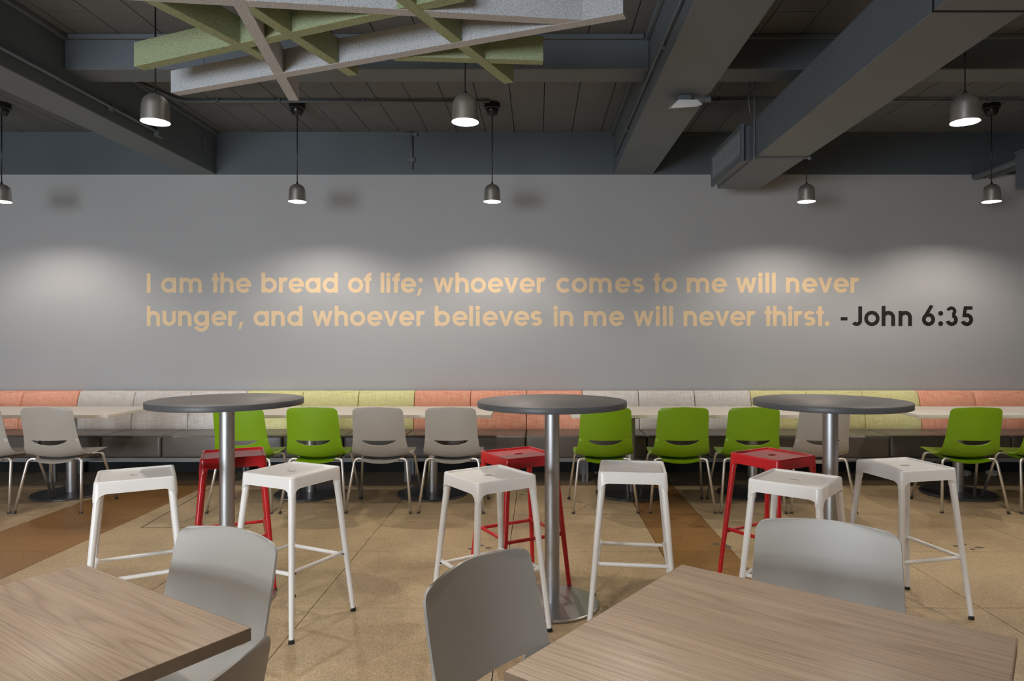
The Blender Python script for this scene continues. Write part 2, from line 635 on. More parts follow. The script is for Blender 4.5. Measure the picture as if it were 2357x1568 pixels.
def glyph(ch):
    g = G()
    S, X = SW, XH
    ri = RB - S * 0.97
    W, Rn = 0.139, 0.0695
    if ch == 'I':
        g.bar(0, S, 0, CAPH)
    elif ch in 'oa dbgqe c'.replace(' ', ''):
        off = 0.0
        if ch == 'b':
            g.bar(0, S, 0, ASC)
        if ch == 'o':
            g.arc(RB, X / 2, RB, ri, 0, 360)
        elif ch == 'c':
            g.arc(RB, X / 2, RB, ri, 42, 318)
        elif ch == 'e':
            g.arc(RB, X / 2, RB, ri, -12, 322)
            g.bar(S * 0.6, 2 * RB - S * 0.55, X / 2 - 0.0165, X / 2 + 0.0135)
        else:
            g.arc(RB, X / 2, RB, ri, 0, 360)
            if ch == 'a':
                g.bar(2 * RB - S, 2 * RB, 0, X)
            if ch == 'd':
                g.bar(2 * RB - S, 2 * RB, 0, ASC)
            if ch == 'g':
                g.bar(2 * RB - S, 2 * RB, 0.018, X)
                g.arc(RB, 0.020, RB, RB - S * 0.93, -158, 0)
    elif ch in 'nh':
        g.bar(0, S, 0, ASC if ch == 'h' else X)
        g.bar(W - S, W, 0, X - Rn)
        g.arc(Rn, X - Rn, Rn, Rn - S, 0, 180)
    elif ch == 'u':
        g.bar(0, S, Rn, X)
        g.bar(W - S, W, Rn - 0.002, X)
        g.arc(Rn, Rn, Rn, Rn - S, 180, 360)
    elif ch == 'm':
        R2 = 0.0680
        step = 2 * R2 - S
        g.bar(0, S, 0, X)
        for k in range(2):
            x = k * step
            g.arc(x + R2, X - R2, R2, R2 - S, 0, 180)
            g.bar(x + 2 * R2 - S, x + 2 * R2, 0, X - R2)
    elif ch == 'r':
        g.bar(0, S, 0, X)
        g.arc(0.066, X - 0.066, 0.066, 0.066 - S, 66, 180)
    elif ch == 't':
        g.bar(0.019, 0.019 + S, 0, ASC - 0.004)
        g.bar(0, 0.078, X - 0.034, X)
    elif ch == 'f':
        g.bar(0.019, 0.019 + S, 0, ASC - 0.054)
        g.arc(0.019 + 0.054, ASC - 0.054, 0.054, 0.054 - S, 78, 180)
        g.bar(0, 0.080, X - 0.034, X)
    elif ch == 'l':
        g.bar(0, S, 0, ASC)
    elif ch == 'i':
        g.bar(0.005, 0.005 + S, 0, X)
        g.dot(0.005 + S / 2, ASC - 0.0225, 0.0248)
    elif ch == 'v':
        w, s = 0.150, 0.042
        g.poly([(0, X), (w / 2 - 0.017, 0), (w / 2 + 0.017, 0), (w / 2, 0.052), (s, X)])
        g.poly([(w, X), (w - s, X), (w / 2, 0.052), (w / 2 - 0.002, 0), (w / 2 + 0.017, 0)])
    elif ch == 'w':
        w, s, q = 0.212, 0.039, 0.060
        for a, b in ((0, q), (w / 2 - 0.018, q), (w / 2 - 0.018, w - q), (w - s, w - q)):
            left_top = a
            xb = b
            wt = s if a in (0, w - s) else 0.036
            g.poly([(left_top, X), (xb - 0.016, 0), (xb + 0.016, 0), (left_top + wt, X)])
    elif ch == 's':
        ro, s = (XH + 0.035) / 4 + 0.0006, 0.035
        g.arc(0.0575, X - ro, ro, ro - s, 25, 265, 1.22)
        g.arc(0.0590, ro, ro, ro - s, -155, 85, 1.22)
        g.poly([(0.030, X / 2 + 0.012), (0.045, X / 2 - 0.0165), (0.088, X / 2 - 0.012), (0.073, X / 2 + 0.0165)])
    elif ch in ',;':
        if ch == ';':
            g.dot(0.037, X - 0.026, 0.0255)
        g.poly([(0.0, -0.036), (0.024, -0.030), (0.052, 0.044), (0.018, 0.044)])
    elif ch == '.':
        g.dot(0.0255, 0.0245, 0.0255)
    elif ch == ':':
        g.dot(0.0255, 0.0245, 0.0255)
        g.dot(0.0255, X - 0.026, 0.0255)
    elif ch == '-':
        g.bar(0, 0.070, 0.058, 0.092)
    elif ch == 'J':
        r = 0.056
        g.bar(0.116 - S, 0.116, r, CAPH)
        g.arc(0.116 - r, r, r, r - S, -148, 0)
    elif ch == '6':
        r = 0.068
        g.arc(r, r, r, r - S, 0, 360)
        g.poly([(0.004, r + 0.020), (0.044, r + 0.012), (0.120, CAPH + 0.004), (0.084, CAPH + 0.016)])
    elif ch == '3':
        ro, s = (CAPH + S) / 4 + 0.001, S
        g.arc(0.052, CAPH - 0.052, 0.052, 0.052 - s * 0.9, -75, 165)
        g.arc(0.056, 0.0635, 0.0635, 0.0635 - s, -165, 85)
    elif ch == '5':
        g.bar(0.030, 0.120, CAPH - 0.036, CAPH)
        g.poly([(0.012, 0.088), (0.050, 0.098), (0.066, CAPH), (0.030, CAPH)])
        g.arc(0.060, 0.0655, 0.0655, 0.0655 - S, -160, 128)
    bmesh.ops.recalc_face_normals(g.bm, faces=g.bm.faces[:])
    return g


glyphs = {}


def word(parent, text, px0, px1, base_z, mat):
    """set one word between two measured positions on the wall"""
    k = WALL / 1571.33
    X0, X1 = (px0 - 1238) * k, (px1 - 1238) * k
    adv = []
    for ch in text:
        key = (ch, mat)
        if key not in glyphs:
            g = glyph(ch)
            me = D.meshes.new('letter')
            g.bm.to_mesh(me)
            g.bm.free()
            me.materials.append(M[mat])
            glyphs[key] = (me, g.xmax)
        adv.append(glyphs[key][1])
    total = sum(adv)
    # optical weights of the gaps
    tight = {'r', 'v', 'w', 't', 'f', ',', 'e', 'o', 'c'}
    gaps = [(0.6 if (a in tight or b in 'vwto') else 1.0) * (0.55 if (a in 'vwrf' and b in 'eo') or (a in 'eo' and b in 'vw') else 1) for a, b in zip(text, text[1:])]
    gu = (X1 - X0 - total) / sum(gaps) if gaps else 0
    x = X0
    for i, ch in enumerate(text):
        o = D.objects.new('letter', glyphs[(ch, mat)][0])
        C.objects.link(o)
        o.parent = parent
        o.location = (x, WALL - 0.0004, base_z)
        x += adv[i] + (gaps[i] * gu if i < len(gaps) else 0)


lt = tag(empty('wall_lettering', (0, 0, 0)), 'two lines of cream lettering across the grey wall', 'lettering')
Z1 = 1.40 + (775 - 674.0) / 1571.33 * WALL
Z2 = 1.40 + (775 - 750.6) / 1571.33 * WALL
for w, a, b in (('I', 338, 347), ('am', 371, 465), ('the', 487, 578), ('bread', 602, 778), ('of', 801, 856), ('life;', 876, 974),
                ('whoever', 997, 1256), ('comes', 1280.5, 1482.5), ('to', 1503.6, 1558.6), ('me', 1580.7, 1673), ('will', 1694, 1785.5), ('never', 1809, 1978)):
    word(lt, w, a, b, Z1, 'cream_letter')
for w, a, b in (('hunger,', 338, 560.5), ('and', 583.8, 696.7), ('whoever', 719, 979), ('believes', 1000.5, 1248), ('in', 1273.5, 1319.5),
                ('me', 1344, 1437), ('will', 1458, 1549), ('never', 1573, 1739.5), ('thirst.', 1759.6, 1909.5)):
    word(lt, w, a, b, Z2, 'cream_letter')
lb = tag(empty('wall_citation', (0, 0, 0)), 'black lettering naming the verse at the right end of the quote', 'lettering')
word(lb, '-John', 1935, 2099, Z2, 'black_letter')
word(lb, '6:35', 2122, 2239.7, Z2, 'black_letter')


# ================================================================== BANQUETTE BENCHES
U = 0.5697


def soft_box(x0, x1, y0, y1, z0, z1, r, puff=0.0, seg=4):
    bm = bx(x0, x1, y0, y1, z0, z1, r, seg)
    return bm


def make_bench(mat):
    root = empty('banquette_bench')
    w = 3 * U
    for k in range(3):
        x0, x1 = k * U + 0.003, (k + 1) * U - 0.003
        bm = bx(x0, x1, -0.245, 0.30, 0.262, 0.470, 0.028, 4)
        s = obj('seat_cushion', bm, M['vinyl'], root)
        auto(s, 60)
        # leaning woven back, slightly bowed
        bm = bmesh.new()
        nx, nz = 6, 6
        grid = {}
        for side, sgn in (('f', 0), ('b', 1)):
            for i in range(nx + 1):
                for j in range(nz + 1):
                    u_, v_ = i / nx, j / nz
                    xx = x0 + (x1 - x0) * u_
                    zz = 0.448 + (0.845 - 0.448) * v_
                    yy = 0.215 + 0.085 * v_ ** 1.4 + 0.012 * ((2 * u_ - 1) ** 8) + 0.016 * (2 * v_ - 1) ** 6 if not sgn else 0.31 + 0.105 * v_
                    grid[side, i, j] = bm.verts.new((xx, yy, zz))
        for i in range(nx):
            for j in range(nz):
                bm.faces.new((grid['f', i, j], grid['f', i + 1, j], grid['f', i + 1, j + 1], grid['f', i, j + 1]))
                bm.faces.new((grid['b', i, j], grid['b', i, j + 1], grid['b', i + 1, j + 1], grid['b', i + 1, j]))
        for i in range(nx):
            for j in (0, nz):
                bm.faces.new((grid['f', i, j], grid['b', i, j], grid['b', i + 1, j], grid['f', i + 1, j]))
        for j in range(nz):
            for i in (0, nx):
                bm.faces.new((grid['f', i, j], grid['f', i, j + 1], grid['b', i, j + 1], grid['b', i, j]))
        bmesh.ops.recalc_face_normals(bm, faces=bm.faces[:])
        ed = [e for e in bm.edges if e.calc_face_angle(0) > 0.9]
        bmesh.ops.bevel(bm, geom=ed, offset=0.010, segments=2, profile=0.6, affect='EDGES')
        auto(obj('back_cushion', bm, mat, root), 60)
    bm = bmesh.new()
    box(bm, 0.004, w - 0.004, -0.235, -0.205, 0.232, 0.261)
    box(bm, 0.004, w - 0.004, 0.25, 0.28, 0.232, 0.261)
    box(bm, 0.004, 0.03, -0.205, 0.25, 0.235, 0.259)
    box(bm, w - 0.03, w - 0.004, -0.205, 0.25, 0.235, 0.259)
    obj('base_rail', bm, M['rail'], root)
    for x in (0.018, w - 0.018):
        for y in (-0.06, 0.30):
            bm = bmesh.new()
            box(bm, x - 0.0125, x + 0.0125, y - 0.0125, y + 0.0125, 0.006, 0.234)
            box(bm, x - 0.009, x + 0.009, y - 0.009, y + 0.009, 0.0, 0.006)
            obj('leg', bm, M['rail'], root)
    return root


bench_proto = {k: None for k in ('or', 'gr', 'ye')}
bcol = {'or': 'coral orange', 'gr': 'pale grey', 'ye': 'lime yellow'}
for k, c, lab in ((-4, 'or', 'coral orange backed bench section at the left end of the wall'),
                  (-3, 'gr', 'pale grey backed bench section left of the yellow one, behind left round table'),
                  (-2, 'ye', 'lime yellow backed bench section behind the pair of green chairs at left'),
                  (-1, 'or', 'coral orange backed bench section in the middle behind central round table'),
                  (0, 'gr', 'pale grey backed bench section right of the central round table'),
                  (1, 'ye', 'lime yellow backed bench section behind the right round table'),
                  (2, 'or', 'coral orange backed bench section at the right end of the wall')):
    if bench_proto[c] is None:
        b = bench_proto[c] = make_bench(M[c])
    else:
        b = copy_tree(bench_proto[c])
    b.location = (0.455 + k * 3 * U, 6.64, 0)
    tag(b, lab, 'bench', 'three-seat banquette sections along the wall')


# ================================================================== TABLES
def pedestal(root, pole_r, base_r, top_z, base_mat, pole_mat=None):
    bm = bmesh.new()
    lathe(bm, [(0, 0.001), (base_r - 0.006, 0.001), (base_r, 0.004), (base_r, 0.012), (base_r - 0.005, 0.017), (pole_r + 0.03, 0.021), (0, 0.022)], 56)
    auto(obj('base_plate', bm, base_mat, root), 40)
    bm = bmesh.new()
    lathe(bm, [(0, 0.018), (pole_r, 0.018), (pole_r, top_z - 0.012), (0, top_z - 0.012)], 40)
    auto(obj('pole', bm, pole_mat or M['steel'], root), 40)
    bm = bmesh.new()
    a, b = 0.030, 0.5 * base_r + 0.12
    box(bm, -b, b, -a, a, top_z - 0.012, top_z - 0.001)
    box(bm, -a, a, -b, b, top_z - 0.0125, top_z - 0.0015)
    obj('mount_bracket', bm, M['rubber'], root)


def make_high_table():
    root = empty('high_round_table')
    R, z = 0.388, 1.067
    bm = bmesh.new()
    lathe(bm, [(0, z - 0.030), (R - 0.004, z - 0.030), (R - 0.004, z - 0.0015), (R - 0.006, z), (0, z)], 96)
    auto(obj('table_top', bm, M['grey_lam'], root), 40)
    bm = bmesh.new()
    lathe(bm, [(R - 0.0045, z - 0.0300), (R - 0.001, z - 0.0305), (R, z - 0.0285), (R, z - 0.0030), (R - 0.0015, z - 0.0008), (R - 0.0045, z - 0.0008)], 96)
    auto(obj('edge_band', bm, M['grey_edge'], root), 50)
    pedestal(root, 0.0385, 0.245, z - 0.030, M['base_hi'])
    return root


ht = make_high_table()
for i, (x, y, lab) in enumerate(((-1.656, 3.638, 'tall round grey table left of the photo with white and red stools'),
                                 (0.074, 3.565, 'tall round grey table in the centre before the orange bench backs'),
                                 (1.530, 3.572, 'tall round grey table on the right before the yellow bench backs'))):
    o = ht if i == 0 else copy_tree(ht)
    o.location = (x, y, 0)
    tag(o, lab, 'table', 'tall round tables')


def make_bench_table():
    root = empty('cafe_table')
    w, d, z = 1.085, 0.71, 0.742
    auto(obj('table_top', bx(-w / 2, w / 2, -d / 2, d / 2, z - 0.028, z, 0.003, 2), M['white_lam'], root), 50)
    pedestal(root, 0.043, 0.31, z - 0.028, M['base'])
    return root


bt = make_bench_table()
for i, (x, lab) in enumerate(((-5.245, 'cream laminate table at the far left edge, mostly cut off'),
                              (-4.155, 'cream laminate table before grey chairs at left, its right end free'),
                              (-2.025, 'cream laminate table behind the two green chairs on the left'),
                              (-0.935, 'cream laminate table behind the two grey chairs near the centre'),
                              (0.825, 'cream laminate table just right of the central round table'),
                              (1.915, 'cream laminate table partly behind the right round table'),
                              (3.745, 'cream laminate table before orange bench backs at right, left end free'),
                              (4.835, 'cream laminate table at the far right edge, mostly cut off'))):
    o = bt if i == 0 else copy_tree(bt)
    o.location = (x, 6.085, 0)
    tag(o, lab, 'table', 'cream tables in front of the wall bench')


def make_wood_table():
    root = empty('wood_table')
    s, z = 0.795, 0.742
    h = s / 2
    auto(obj('table_top', bx(-h + 0.0015, h - 0.0015, -h + 0.0015, h - 0.0015, z - 0.0285, z, 0.0008, 1), M['wood'], root), 50)
    bm = bmesh.new()
    for (x0, x1, y0_, y1_) in ((-h, h, -h, -h + 0.0014), (-h, h, h - 0.0014, h), (-h, -h + 0.0014, -h + 0.0014, h - 0.0014), (h - 0.0014, h, -h + 0.0014, h - 0.0014)):
        box(bm, x0, x1, y0_, y1_, z - 0.029, z - 0.0006)
    obj('edge_band', bm, M['wood_edge'], root)
    pedestal(root, 0.038, 0.24, z - 0.0285, M['base'])
    return root


wt = make_wood_table()
wt.location = (-1.198, 1.426, 0)
wt.rotation_euler = (0, 0, math.radians(-33))
tag(wt, 'square ash-look table in the lower left corner', 'table', 'square wood-look tables')
wt2 = copy_tree(wt)
wt2.location = (0.490, 1.416, 0)
wt2.rotation_euler = (0, 0, math.radians(-37.4))
tag(wt2, 'square ash-look table in the lower right foreground', 'table', 'square wood-look tables')


# ================================================================== CHAIRS
def interp(tab, s):
    for (s0, *a), (s1, *b) in zip(tab, tab[1:]):
        if s <= s1:
            t_ = (s - s0) / (s1 - s0)
            return [p + (q - p) * t_ for p, q in zip(a, b)]
    return list(tab[-1][1:])


def catmull(pts, n):
    out = []
    P = [Vector(p) for p in pts]
    P = [P[0] * 2 - P[1]] + P + [P[-1] * 2 - P[-2]]
    for i in range(1, len(P) - 2):
        for k in range(n):
            t_ = k / n
            a, b, c, d = P[i - 1], P[i], P[i + 1], P[i + 2]
            out.append(0.5 * ((2 * b) + (c - a) * t_ + (2 * a - 5 * b + 4 * c - d) * t_ ** 2 + (3 * b - a - 3 * c + d) * t_ ** 3))
    out.append(P[-2])
    return out


prof = catmull([(-0.292, 0.845), (-0.276, 0.755), (-0.256, 0.66), (-0.232, 0.56), (-0.212, 0.495), (-0.188, 0.452), (-0.145, 0.428), (-0.07, 0.422), (0.03, 0.432), (0.12, 0.445), (0.175, 0.448), (0.208, 0.436)], 8)
cum = [0.0]
for a, b in zip(prof, prof[1:]):
    cum.append(cum[-1] + (b - a).length)
LEN = cum[-1]


def at_len(s):
    s = min(max(s, 0), LEN)
    for i in range(len(cum) - 1):
        if s <= cum[i + 1] + 1e-9:
            f = (s - cum[i]) / (cum[i + 1] - cum[i])
            return prof[i].lerp(prof[i + 1], f)
    return prof[-1]


# half width along the profile length, and forward / upward dish of the edges
WTAB = [(0.0, 0.198), (0.10, 0.204), (0.25, 0.210), (0.34, 0.220), (0.43, 0.232), (0.52, 0.238), (0.70, 0.236), (LEN, 0.215)]
DTAB = [(0.0, 0.030, 0.0), (0.22, 0.038, 0.0), (0.33, 0.036, 0.012), (0.42, 0.018, 0.040), (0.50, 0.0, 0.026), (0.70, 0.0, 0.014), (LEN, 0.0, 0.004)]
SLOT_S = 0.276       # profile length at the slot's straight upper edge
SLOT_D = 0.042
SLOT_H = 0.137       # half width


def shell_bm():
    bm = bmesh.new()
    NV = 28
    vs_ = [-1 + 2 * i / NV for i in range(NV + 1)]

    def hw(s):
        w = interp(WTAB, s)[0]
        r = 0.042
        if s < r:
            w -= r - math.sqrt(max(0, r * r - (r - s) ** 2))
        e = LEN - s
        if e < r:
            w -= r - math.sqrt(max(0, r * r - (r - e) ** 2))
        return w

    def pt(s, v, lip=0.0):
        w = hw(s)
        y, z = at_len(s)
        dy, dz = interp(DTAB, s)
        e = v * v
        # crown of the top edge
        if s < 0.06:
            z -= 0.007 * e * (1 - s / 0.06)
        return (v * w, y + dy * e - lip * (1 - e * e), z + dz * e)

    def smile(v):
        w = v * hw(SLOT_S)
        q = w / SLOT_H
        return max(0.0, 1 - q * q) ** 0.6 * SLOT_D

    rows = []
    upper = [0, 0.001, 0.003, 0.006, 0.010, 0.015, 0.021, 0.028, 0.036, 0.045, 0.06, 0.08, 0.12, 0.16, 0.20, 0.235, 0.255, 0.268, SLOT_S]
    for s in upper:
        rows.append([(s, v, 0.0) for v in vs_])
    low = [0.0, 0.02, 0.05, 0.09, 0.13, 0.17, 0.22, 0.28, 0.34, 0.40, LEN - SLOT_S - SLOT_D - 0.05, LEN - SLOT_S - SLOT_D - 0.034, LEN - SLOT_S - SLOT_D - 0.02, LEN - SLOT_S - SLOT_D - 0.010, LEN - SLOT_S - SLOT_D - 0.004, LEN - SLOT_S - SLOT_D]
    low = sorted(low)
    for k in low:
        rr = []
        for v in vs_:
            fade = max(0.0, 1 - k / 0.13)
            s = SLOT_S + SLOT_D + k - (SLOT_D - 0.0015 - smile(v)) * (fade if k < 0.13 else 0)
            rr.append((s, v, 0.0045 * max(0.0, 1 - k / 0.11)))
        rows.append(rr)
    V = [[bm.verts.new(pt(s, v, q)) for s, v, q in r] for r in rows]
    iu = len(upper) - 1
    for j in range(len(rows) - 1):
        for i in range(NV):
            if j == iu:
                vm = (vs_[i] + vs_[i + 1]) / 2
                if abs(vm * hw(SLOT_S)) < SLOT_H - 0.004:
                    continue
            bm.faces.new((V[j][i], V[j + 1][i], V[j + 1][i + 1], V[j][i + 1]))
    bmesh.ops.recalc_face_normals(bm, faces=bm.faces[:])
    # solidify by hand: offset copy + rim
    bm.normal_update()
    th = 0.0065
    orig = bm.verts[:]
    faces = bm.faces[:]
    bedges = [e for e in bm.edges if len(e.link_faces) == 1]
    mapv = {v: bm.verts.new(v.co - v.normal * th) for v in orig}
    for f in faces:
        bm.faces.new([mapv[v] for v in reversed(f.verts)])
    for e in bedges:
        a, b = e.verts
        bm.faces.new((a, b, mapv[b], mapv[a]))
    bmesh.ops.recalc_face_normals(bm, faces=bm.faces[:])
    return bm


def make_chair(mat):
    root = empty('cafe_chair')
    sh = obj('seat_shell', shell_bm(), mat, root)
    auto(sh, 55)
    # curved carrier plate under the seat
    bm = bmesh.new()
    n = 14
    rings = []
    for y, drop in ((-0.190, 0.0), (-0.150, 0.004), (0.02, 0.004), (0.09, 0.0)):
        top, bot = [], []
        for i in range(n + 1):
            v = -1 + 2 * i / n
            e = v * v
            ztop = 0.4185 + 0.012 * e + (0.004 if y > 0 else 0) - (0.010 if y < -0.17 else 0)
            top.append(bm.verts.new((v * 0.150, y, ztop - 0.010)))
            bot.append(bm.verts.new((v * 0.150, y + 0.006, 0.383 - drop + 0.022 * e)))
        rings.append(top + bot[::-1])
    m = len(rings[0])
    for a, b in zip(rings, rings[1:]):
        for k in range(m):
            bm.faces.new((a[k], a[(k + 1) % m], b[(k + 1) % m], b[k]))
    bm.faces.new(rings[0][::-1])
    bm.faces.new(rings[-1])
    bmesh.ops.recalc_face_normals(bm, faces=bm.faces[:])
    auto(obj('seat_pan', bm, mat, root), 45)
    for sx in (-1, 1):
        for (a, b, c) in ((((0.06, -0.125, 0.398)), (0.208, -0.155, 0.424), (0.258, -0.240, 0.010)),
                          (((0.06, 0.060, 0.404)), (0.216, 0.105, 0.434), (0.264, 0.240, 0.010))):
            pts = fillet([(sx * a[0], a[1], a[2]), (sx * b[0], b[1], b[2]), (sx * c[0], c[1], c[2])], 0.045, 7)
            bm = bmesh.new()
            tube(bm, pts, 0.0108, 12)
            lg = obj('leg', bm, M['chrome'], root, smooth=True)
            bm = bmesh.new()
            d = (Vector((b[0] - c[0], b[1] - c[1], b[2] - c[2]))).normalized()
            c0 = Vector((sx * c[0], c[1], 0.0))
            dd = Vector((sx * d.x, d.y, d.z))
            tube(bm, [c0, c0 + dd * 0.020], [0.0125, 0.0122], 12)
            obj('foot_cap', bm, M['rubber'], lg, smooth=False)
    return root


chairs = {'grey': make_chair(M['grey_pl']), 'green': make_chair(M['green_pl'])}
used = set()
YC = 5.64
rows_ = [
    ('grey', -4.44, YC, 0, 'grey plastic chair cut off by the left edge, at the bench table'),
    ('grey', -3.885, YC, 2, 'grey plastic chair at the left bench table before orange bench backs'),
    ('green', -2.36, YC, -1, 'green plastic chair partly behind the left round table and its pole'),
    ('green', -1.787, YC, 1, 'green plastic chair beside a grey one, left of centre'),
    ('grey', -1.26, YC, -1, 'grey plastic chair beside a green one, left of centre'),
    ('grey', -0.688, YC, 0, 'grey plastic chair just left of the central round table'),
    ('green', 0.533, YC, 1, 'green plastic chair partly under the central round table top'),
    ('green', 1.148, YC, 0, 'green plastic chair above a lone white stool, right of centre'),
    ('green', 1.715, YC, -2, 'green plastic chair behind the right-hand red stool'),
    ('grey', 2.265, YC, 0, 'grey plastic chair behind the pole of the right round table'),
    ('green', 3.474, YC, -3, 'green plastic chair before orange bench backs at right'),
    ('green', 4.085, YC, 0, 'green plastic chair cut off by the right edge'),
    ('grey', -1.000, 1.720, 154.5, 'grey plastic chair pushed under the far side of the lower left wood table'),
    ('grey', 0.067, 1.537, -125.7, 'shaded grey plastic chair tucked at the left side of lower right wood table'),
    ('grey', 0.752, 1.806, 155.2, 'grey plastic chair at the far side of the lower right wood table'),
    ('grey', -0.806, 1.175, 78.0, 'grey plastic chair cut by the bottom edge beside left wood table'),
]
for kind, x, y, a, lab in rows_:
    if kind in used:
        o = copy_tree(chairs[kind])
    else:
        o = chairs[kind]
        used.add(kind)
    o.location = (x, y, 0)
    o.rotation_euler = (0, 0, math.radians(a))
    tag(o, lab, 'chair', 'moulded plastic chairs' if y < 3 else 'plastic chairs along the bench tables')


# ================================================================== BAR STOOLS
def rrect(h, r, n=5):
    pts = []
    for cx, cy, a0 in ((h - r, h - r, 0), (-h + r, h - r, 90), (-h + r, -h + r, 180), (h - r, -h + r, 270)):
        for i in range(n + 1):
            a = math.radians(a0 + 90 * i / n)
            pts.append((cx + r * math.cos(a), cy + r * math.sin(a)))
    return pts


def make_stool(mat):
    root = empty('bar_stool')
    zs = 0.743
    bm = bmesh.new()
    n = 5
    # pressed seat: recessed panel, raised rim, skirt with dropped corners
    def ring(h, r, z, corner=0.0):
        out = []
        for (x, y) in rrect(h, r, n):
            q = min(abs(x), abs(y)) / h
            drop = corner * max(0.0, (q - 0.74) / 0.26) ** 0.5 if corner and q > 0.74 else 0.0
            out.append(bm.verts.new((x, y, z - drop)))
        return out
    # finer outline along the straight sides so that the arched skirt reads
    def ring2(h, r, z, corner=0.0):
        base = rrect(h, r, n)
        pts = []
        for k in range(4):
            seg = base[k * (n + 1):(k + 1) * (n + 1)]
            pts += seg
            nx_ = base[((k + 1) % 4) * (n + 1)]
            a = seg[-1]
            for f in (0.03, 0.06, 0.10, 0.15, 0.22, 0.5, 0.78, 0.85, 0.90, 0.94, 0.97):
                pts.append((a[0] + (nx_[0] - a[0]) * f, a[1] + (nx_[1] - a[1]) * f))
        out = []
        for (x, y) in pts:
            q = min(abs(x), abs(y)) / h
            tt = min(1.0, max(0.0, (q - 0.66) / 0.24))
            drop = corner * (1 - math.sqrt(max(0.0, 1 - tt * tt)))
            out.append(bm.verts.new((x, y, z - drop)))
        return out
    H = 0.166
    spec = [(H - 0.0175, 0.008, zs - 0.0085, 0), (H - 0.0145, 0.010, zs - 0.001, 0), (H - 0.0110, 0.013, zs, 0), (H - 0.0045, 0.017, zs - 0.0005, 0), (H - 0.0015, 0.019, zs - 0.0035, 0),
            (H, 0.020, zs - 0.010, 0), (H + 0.004, 0.023, zs - 0.050, 0.036), (H + 0.0045, 0.024, zs - 0.056, 0.036),
            (H + 0.0015, 0.021, zs - 0.056, 0.036), (H - 0.003, 0.018, zs - 0.014, 0)]
    rs = [ring2(*s) for s in spec]
    m = len(rs[0])
    for a, b in zip(rs, rs[1:]):
        for k in range(m):
            bm.faces.new((a[k], b[k], b[(k + 1) % m], a[(k + 1) % m]))
    # panel with an oval hand hole
    hole = []
    for k in range(m):
        x, y = rs[0][k].co.x, rs[0][k].co.y
        an = math.atan2(y, x)
        hole.append((0.030 * math.cos(an), 0.019 * math.sin(an)))
    hv = [bm.verts.new((x, y, zs - 0.0085)) for x, y in hole]
    hb = [bm.verts.new((x * 0.96, y * 0.96, zs - 0.0130)) for x, y in hole]
    hi = [bm.verts.new((v.co.x * 0.985, v.co.y * 0.985, zs - 0.0130)) for v in rs[0]]
    for k in range(m):
        k2 = (k + 1) % m
        bm.faces.new((rs[0][k], rs[0][k2], hv[k2], hv[k]))
        bm.faces.new((hv[k], hv[k2], hb[k2], hb[k]))
        bm.faces.new((hb[k], hb[k2], hi[k2], hi[k]))
        bm.faces.new((hi[k], hi[k2], rs[-1][k2], rs[-1][k]))
    bmesh.ops.recalc_face_normals(bm, faces=bm.faces[:])
    auto(obj('seat', bm, mat, root), 40)
    # legs
    tops, feet = [], []
    for sx, sy in ((-1, -1), (1, -1), (1, 1), (-1, 1)):
        a = Vector((sx * 0.146, sy * 0.146, zs - 0.030))
        b = Vector((sx * 0.206, sy * 0.206, 0.017))
        tops.append(a)
        feet.append(b)
        bm = bmesh.new()
        k1 = a.lerp(b, 0.083)
        k2 = a.lerp(b, 0.0831)
        tube(bm, [a, k1, k2, b], [0.0175, 0.0185, 0.0165, 0.0120], 16)
        lg = auto(obj('leg', bm, mat, root), 50)
        bm = bmesh.new()
        lathe(bm, [(0, 0.0), (0.0135, 0.0), (0.0145, 0.003), (0.0145, 0.007), (0.009, 0.009), (0.008, 0.011), (0.0126, 0.0125), (0.0126, 0.0185), (0, 0.0185)], 16)
        fo = b + (b - a).normalized() * 0.012
        auto(obj('foot_glide', bm, M['rubber'], lg, loc=(fo.x, fo.y, 0.0)), 40)
    f = (zs - 0.030 - 0.302) / (zs - 0.030 - 0.022)
    mid = [a.lerp(b, f) for a, b in zip(tops, feet)]
    for k in range(4):
        a, b = mid[k], mid[(k + 1) % 4]
        dz = Vector((0, 0, 0.004 if k % 2 else -0.004))
        inw = Vector((-(a.x + b.x) * 0.5, -(a.y + b.y) * 0.5, 0)).normalized() * 0.014
        d = (b - a).normalized()
        bm = bmesh.new()
        tube(bm, [a + inw + dz + d * 0.002, b + inw + dz - d * 0.002], 0.0095, 12)
        rd = auto(obj('footrest_rod', bm, mat, root), 50)
        if k % 2 == 0:
            for q in (a, b):
                bm = bmesh.new()
                e = q + inw * 1.0
                tube(bm, [e + inw * 0.55, e + inw * 0.85], 0.0042, 8)
                obj('bolt', bm, M['rubber'], rd)
    return root


stools = {'white': make_stool(M['white']), 'red': make_stool(M['red'])}
used = set()
for kind, x, y, a, lab in (
        ('white', -1.935, 3.291, 29.9, 'white metal bar stool farthest left, behind the lower left wood table'),
        ('red', -1.723, 3.865, 23.9, 'red metal bar stool behind the pole of the left round table'),
        ('white', -1.219, 3.390, 64.0 - 90, 'white metal bar stool right of the left round table'),
        ('white', -0.233, 3.290, 35.4, 'white metal bar stool left of the central table pole'),
        ('red', -0.107, 3.878, 30.0, 'red metal bar stool behind the central table pole'),
        ('white', 0.479, 3.466, -7.3, 'white metal bar stool right of the central table pole, squarely facing'),
        ('red', 1.320, 3.841, 33.2, 'red metal bar stool beside the right round table'),
        ('white', 1.203, 3.187, 51.1 - 90, 'white metal bar stool in front of the right-hand red stool'),
        ('white', 1.897, 3.533, 13.8, 'white metal bar stool farthest right')):
    if kind in used:
        o = copy_tree(stools[kind])
    else:
        o = stools[kind]
        used.add(kind)
    o.location = (x, y, 0)
    o.rotation_euler = (0, 0, math.radians(a))
    tag(o, lab, 'bar stool', kind + ' bar stools')


